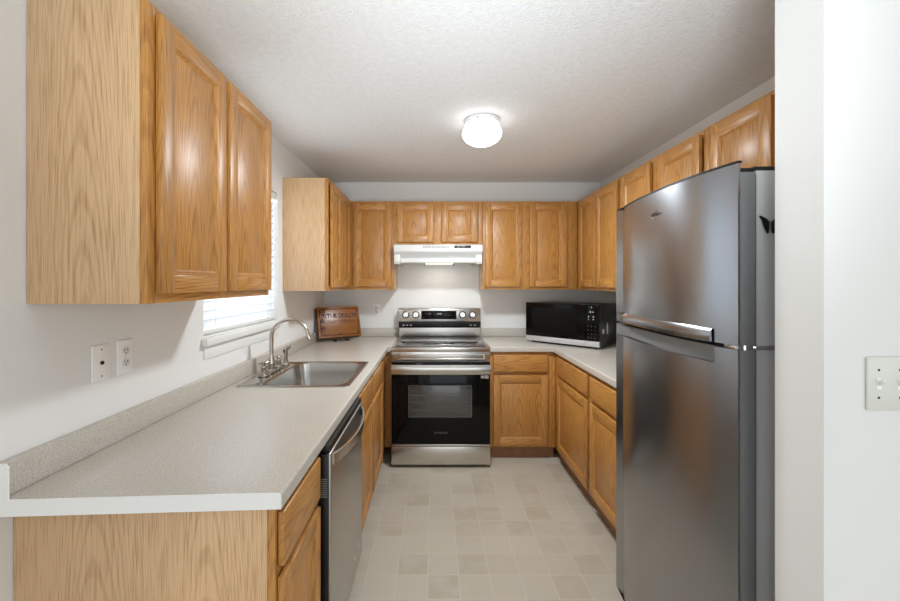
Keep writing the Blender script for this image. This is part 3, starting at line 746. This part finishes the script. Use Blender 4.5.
em.tube(pts, 0.0011, 6, M=on_door(1.405, 1.670)); em.build('emblem', CHROME, f1)
# butterfly magnet on the side
bf = thing('butterfly_magnet', 'black butterfly magnet on the grey side of the refrigerator', 'magnet', (0.903, FY0+0.0115, 1.588))
wg = [(0.004, -0.016), (0.004, 0.006), (0.012, 0.014), (0.034, 0.022), (0.037, 0.019), (0.028, 0.010), (0.025, 0.0), (0.021, -0.008), (0.017, -0.016), (0.010, -0.025), (0.006, -0.024)]
for sx in (-1, 1):
    MB().prism([(0, 0) if False else (sx*a, b_) for a, b_ in wg], 1, -0.001, 0.001, M=R(-sx*0.25, 'Z') @ T(0, -0.004, 0)).build('wing', BLACK, bf)
MB().tube([(0, -0.003, -0.016), (0, -0.004, 0), (0, -0.003, 0.010)], [0.0015, 0.003, 0.002], 8).build('butterfly_body', GREYP, bf)

# ---------------------------------------------------------------- microwave, set diagonally in the corner
mw = thing('microwave', 'black countertop microwave with silver bottom strip set diagonally in the right corner', 'microwave', (0.808, 3.52, CT1+0.0005), -math.atan2(0.445, 0.465))
MW, MD, M0, M1 = 0.640, 0.385, 0.016, 0.345
MB().box(0.003, MW-0.003, 0.024, MD, M0, M1-0.001, 0.006, 0, 3).build('casing', BLACK, mw)
mdr = MB().box(0, MW*0.815, 0, 0.0235, M0+0.044, M1, 0.003).build('door', MGLASS, mw)
MB().box(0.06, MW*0.72, -0.0008, -0.0001, M0+0.075, M1-0.04).build('door_window', mat('microwave_mesh_glass', lin(9, 9, 9), 0.16, spec=0.18), mdr)
vary(bpy.data.materials['microwave_mesh_glass'], 3, 0.1)
cp = MB().box(MW*0.8165, MW, 0, 0.0235, M0+0.044, M1, 0.003).build('control_panel', MGLASS, mw)
MB().box(0, MW*0.815, -0.001, 0.0235, M0, M0+0.043, 0.003).build('door_strip', SILVER, mw)
MB().box(MW*0.8165, MW, -0.001, 0.0235, M0, M0+0.043, 0.003).build('open_button', SILVER, mw)
kp = MB()
for (u, v, s_) in ((0.5, 0.93, 0.007), (0.42, 0.80, 0.011), (0.60, 0.80, 0.008), (0.3, 0.67, 0.009), (0.62, 0.67, 0.010), (0.3, 0.60, 0.007), (0.62, 0.60, 0.008)):
    x = MW*(0.8165+0.1835*u); zz = M0+0.044+(M1-M0-0.044)*v; kp.box(x-s_/2, x+s_/2, -0.0008, -0.0001, zz-s_/2.4, zz+s_/2.4)
kp.build('button_print', MARK, cp)
kq = MB()
for i in range(3):
    for j in range(4):
        x = MW*(0.8165+0.1835*(0.27+0.23*i)); zz = M0+0.07+0.030*j; kq.box(x-0.003, x+0.003, -0.0008, -0.0001, zz-0.003, zz+0.003)
kq.build('keypad_print', DIMMARK, cp)
st_ = MB().box(MW-0.0032, MW-0.0022, 0.075, 0.110, 0.115, 0.150).box(MW-0.0032, MW-0.0022, 0.165, 0.186, 0.105, 0.195)
st_.build('side_sticker', MARK, mw)
for xx in (0.05, MW-0.05):
    for yy in (0.05, MD-0.04): MB().lathe([(0, 0), (0.014, 0), (0.016, 0.0155), (0, 0.0155)], 12, T(xx, yy, 0)).build('foot', BLACK, mw)

# ---------------------------------------------------------------- wooden plaque on an iron easel
SIGNW = oak('varnished_plaque_wood', lin(146, 90, 32), lin(96, 50, 14), 'X', rough=0.3, coat=0.5, rings=0.8, contrast=0.5, pore=0.3)
BURN = mat('burnt_carving', lin(70, 24, 18), 0.6); vary(BURN, 30, 0.25)
IRON2 = mat('dark_stained_wood', lin(62, 48, 28), 0.6); vary(IRON2, 9, 0.1)
pa = 0.58
px_, py_ = -0.830, 3.560
pq = thing('carved_plaque', 'carved brown wooden plaque leaning on the small easel in the back left corner', 'plaque', (px_, py_, CT1+0.031), pa)
TILT = R(-0.28, 'X')
PW, PH = 0.195, 0.278
MB().box(-PW, PW, -0.008, 0.010, 0.003, PH, 0.004, M=TILT).build('board', SIGNW, pq)
MB().box(-PW-0.012, PW-0.012, 0.0105, 0.022, -0.006, PH-0.006, 0.003, M=TILT).build('backing_board', IRON2, pq)
F_ = TILT @ T(0, -0.0084, 0)
bd = MB()
for a in (0, 1):
    i = 0.018
    bd.rings([[(-PW+i, 0, 0.003+i), (PW-i, 0, 0.003+i), (PW-i, 0, PH-i), (-PW+i, 0, PH-i)], [(-PW+i+0.006, 0, 0.009+i), (PW-i-0.006, 0, 0.009+i), (PW-i-0.006, 0, PH-i-0.006), (-PW+i+0.006, 0, PH-i-0.006)]], False, False, M=F_)
for cx, cz, s_ in ((-PW+0.052, PH-0.070, 1.7), (-PW+0.040, PH-0.125, 1.1), (-PW+0.038, 0.085, 1.4), (-PW+0.045, 0.04, 0.6), (PW-0.03, 0.04, 0.6), (PW-0.03, PH-0.04, 0.5), (0.0, 0.035, 0.5)):
    for q in range(6):
        a = q*PI/3; pts = []
        for k in range(7):
            r_ = 0.022*s_*k/6; t_ = a+1.4*k/6; pts.append((cx+r_*math.cos(t_), 0, cz+r_*math.sin(t_)))
        bd.tube(pts, 0.0022*s_, 5, M=F_)
bd.build('carved_border', BURN, pq)
text('THE DOLLYS', 0.052, BURN, pq, F_ @ T(0.028, 0, 0.195) @ FRONT, 'lettering', 0.0006, 0.92, 0.0016)
ln = MB(); 
for z_, a, b_ in ((0.150, -0.11, 0.14), (0.138, -0.10, -0.03), (0.138, 0.0, 0.15)):
    n_ = 26; ln.tube([(a+(b_-a)*k/n_, 0, z_+0.004*math.sin(k*2.1)) for k in range(n_+1)], 0.0013, 5, M=F_)
ln.build('carved_scroll', BURN, pq)
es_ = thing('plaque_easel', 'small dark iron easel with curled front hooks holding the wooden plaque', 'easel', (px_, py_, CT1+0.0005), pa)
for sx in (-1, 1):
    x = sx*0.055; pts = [(x, 0.092, 0.22)]
    pts += [(x, 0.060, 0.11), (x, 0.036, 0.018), (x, 0.030, 0.010), (x, -0.020, 0.012), (x, -0.040, 0.012), (x, -0.046, 0.026), (x, -0.040, 0.036)]
    MB().tube(pts, 0.003, 8).tube([(x, 0.030, 0.010), (x, 0.020, 0.0032), (x, -0.030, 0.0032), (x, -0.050, 0.004), (x+sx*0.006, -0.056, 0.012), (x+sx*0.012, -0.050, 0.014)], 0.003, 8).build('hook_arm', IRON, es_)
MB().tube([(-0.055, -0.038, 0.0125), (0, -0.034, 0.007), (0.055, -0.038, 0.0125)], 0.003, 8).tube([(-0.055, 0.074, 0.155), (0.055, 0.074, 0.155)], 0.003, 8).build('cross_bar', IRON, es_)
MB().tube([(0, 0.074, 0.155), (0, 0.150, 0.0035)], 0.003, 8).build('rear_leg', IRON, es_)

# ---------------------------------------------------------------- electrical plates
def outlet(label, M_, group=None):
    """local: plate in xz plane facing -y"""
    o = thing('wall_outlet', label, 'outlet'); o.matrix_world = M_
    MB().box(-0.035, 0.035, -0.006, -0.0005, -0.057, 0.057, 0.003).build('cover_plate', WPLAST, o)
    for s_ in (-1, 1):
        r_ = MB(); P = [(0.0165*math.cos(a), 0.0145*math.sin(a)) for a in [2*PI*k/20 for k in range(20)]]
        r_.prism([(x, z_+s_*0.0195) for x, z_ in P], 1, -0.0085, -0.006, 0.0008)
        ro = r_.build('receptacle', WHITE, o)
        sl = MB().box(-0.0075, -0.0050, -0.0089, -0.0086, s_*0.0195-0.001, s_*0.0195+0.007).box(0.0050, 0.0075, -0.0089, -0.0086, s_*0.0195-0.001, s_*0.0195+0.007)
        sl.lathe([(0, 0), (0.0025, 0), (0.0025, 0.0004), (0, 0.0004)], 10, T(0, -0.0086, s_*0.0195-0.007) @ R(PI/2, 'X'))
        sl.build('slots', DARK, ro)
    MB().lathe([(0, 0), (0.003, 0), (0.002, 0.001), (0, 0.001)], 10, T(0, -0.006, 0) @ R(PI/2, 'X')).build('screw', CHROME, o)
    return o
outlet('white duplex outlet on the left wall, right of the single-jack plate', T(XL, 1.360, 1.180) @ R(PI/2, 'Z'))
outlet('white duplex outlet on the back wall left of the range', T(-0.555, YB, 1.170))
jp = thing('jack_plate', 'white wall plate with one dark jack hole above the left worktop', 'wall plate'); jp.matrix_world = T(XL, 1.263, 1.178) @ R(PI/2, 'Z')
MB().box(-0.035, 0.035, -0.006, -0.0005, -0.057, 0.057, 0.003).build('cover_plate', WPLAST, jp)
MB().lathe([(0, 0), (0.006, 0), (0.0055, 0.004), (0.003, 0.004), (0.003, 0.001), (0, 0.001)], 14, T(0, -0.006, 0.0) @ R(PI/2, 'X')).build('jack', DARK, jp)
for s_ in (-1, 1): MB().lathe([(0, 0), (0.003, 0), (0.002, 0.001), (0, 0.001)], 10, T(0, -0.006, s_*0.042) @ R(PI/2, 'X')).build('screw', GREYP, jp)
sw = thing('light_switch', 'almond two-gang light switch plate on the partition right of the fridge', 'light switch', (0.985, 0.87, 1.212))
MB().box(-0.048, 0.068, -0.006, -0.0005, -0.058, 0.058, 0.003).build('cover_plate', IVORY, sw)
for x in (-0.024, 0.022):
    MB().box(x-0.005, x+0.005, -0.0068, -0.0061, -0.012, 0.012).build('toggle_slot', WPLAST, sw)
    MB().prism([(-0.0069, -0.004), (-0.018, 0.006), (-0.017, 0.012), (-0.0069, 0.005)], 0, x-0.0042, x+0.0042, 0.001).build('toggle', WHITE, sw)
    for s_ in (-1, 1): MB().lathe([(0, 0), (0.0028, 0), (0.002, 0.001), (0, 0.001)], 10, T(x, -0.006, s_*0.030) @ R(PI/2, 'X')).build('screw', DARK, sw)

# ---------------------------------------------------------------- ceiling light
cl = thing('ceiling_light', 'round flush ceiling light with frosted mushroom globe', 'ceiling light', (0.285, 2.38, H))
MB().lathe([(0, -0.001), (0.098, -0.001), (0.104, -0.008), (0.104, -0.030), (0.096, -0.036), (0, -0.036)], 40).build('canopy_ring', WHITE, cl)
MB().lathe([(0.086, -0.037), (0.094, -0.046), (0.112, -0.060), (0.119, -0.080), (0.114, -0.102), (0.096, -0.124), (0.070, -0.140), (0.038, -0.150), (0, -0.153)], 40).build('glass_globe', GLOBE, cl)
for k in range(3):
    a = 2*PI*k/3-1.9; MB().tube([(0.104*math.cos(a), 0.104*math.sin(a), -0.026), (0.112*math.cos(a), 0.112*math.sin(a), -0.026)], 0.003, 8).build('thumb_screw', GREYP, cl)
l = bpy.data.lights.new('globe_lamp', 'AREA'); l.shape = 'DISK'; l.size = 0.22; l.energy = 18; l.color = (0.88, 0.95, 1.0)
lo = bpy.data.objects.new('globe_lamp', l); C.objects.link(lo); lo.parent = cl; lo.location = (0, 0, -0.158)
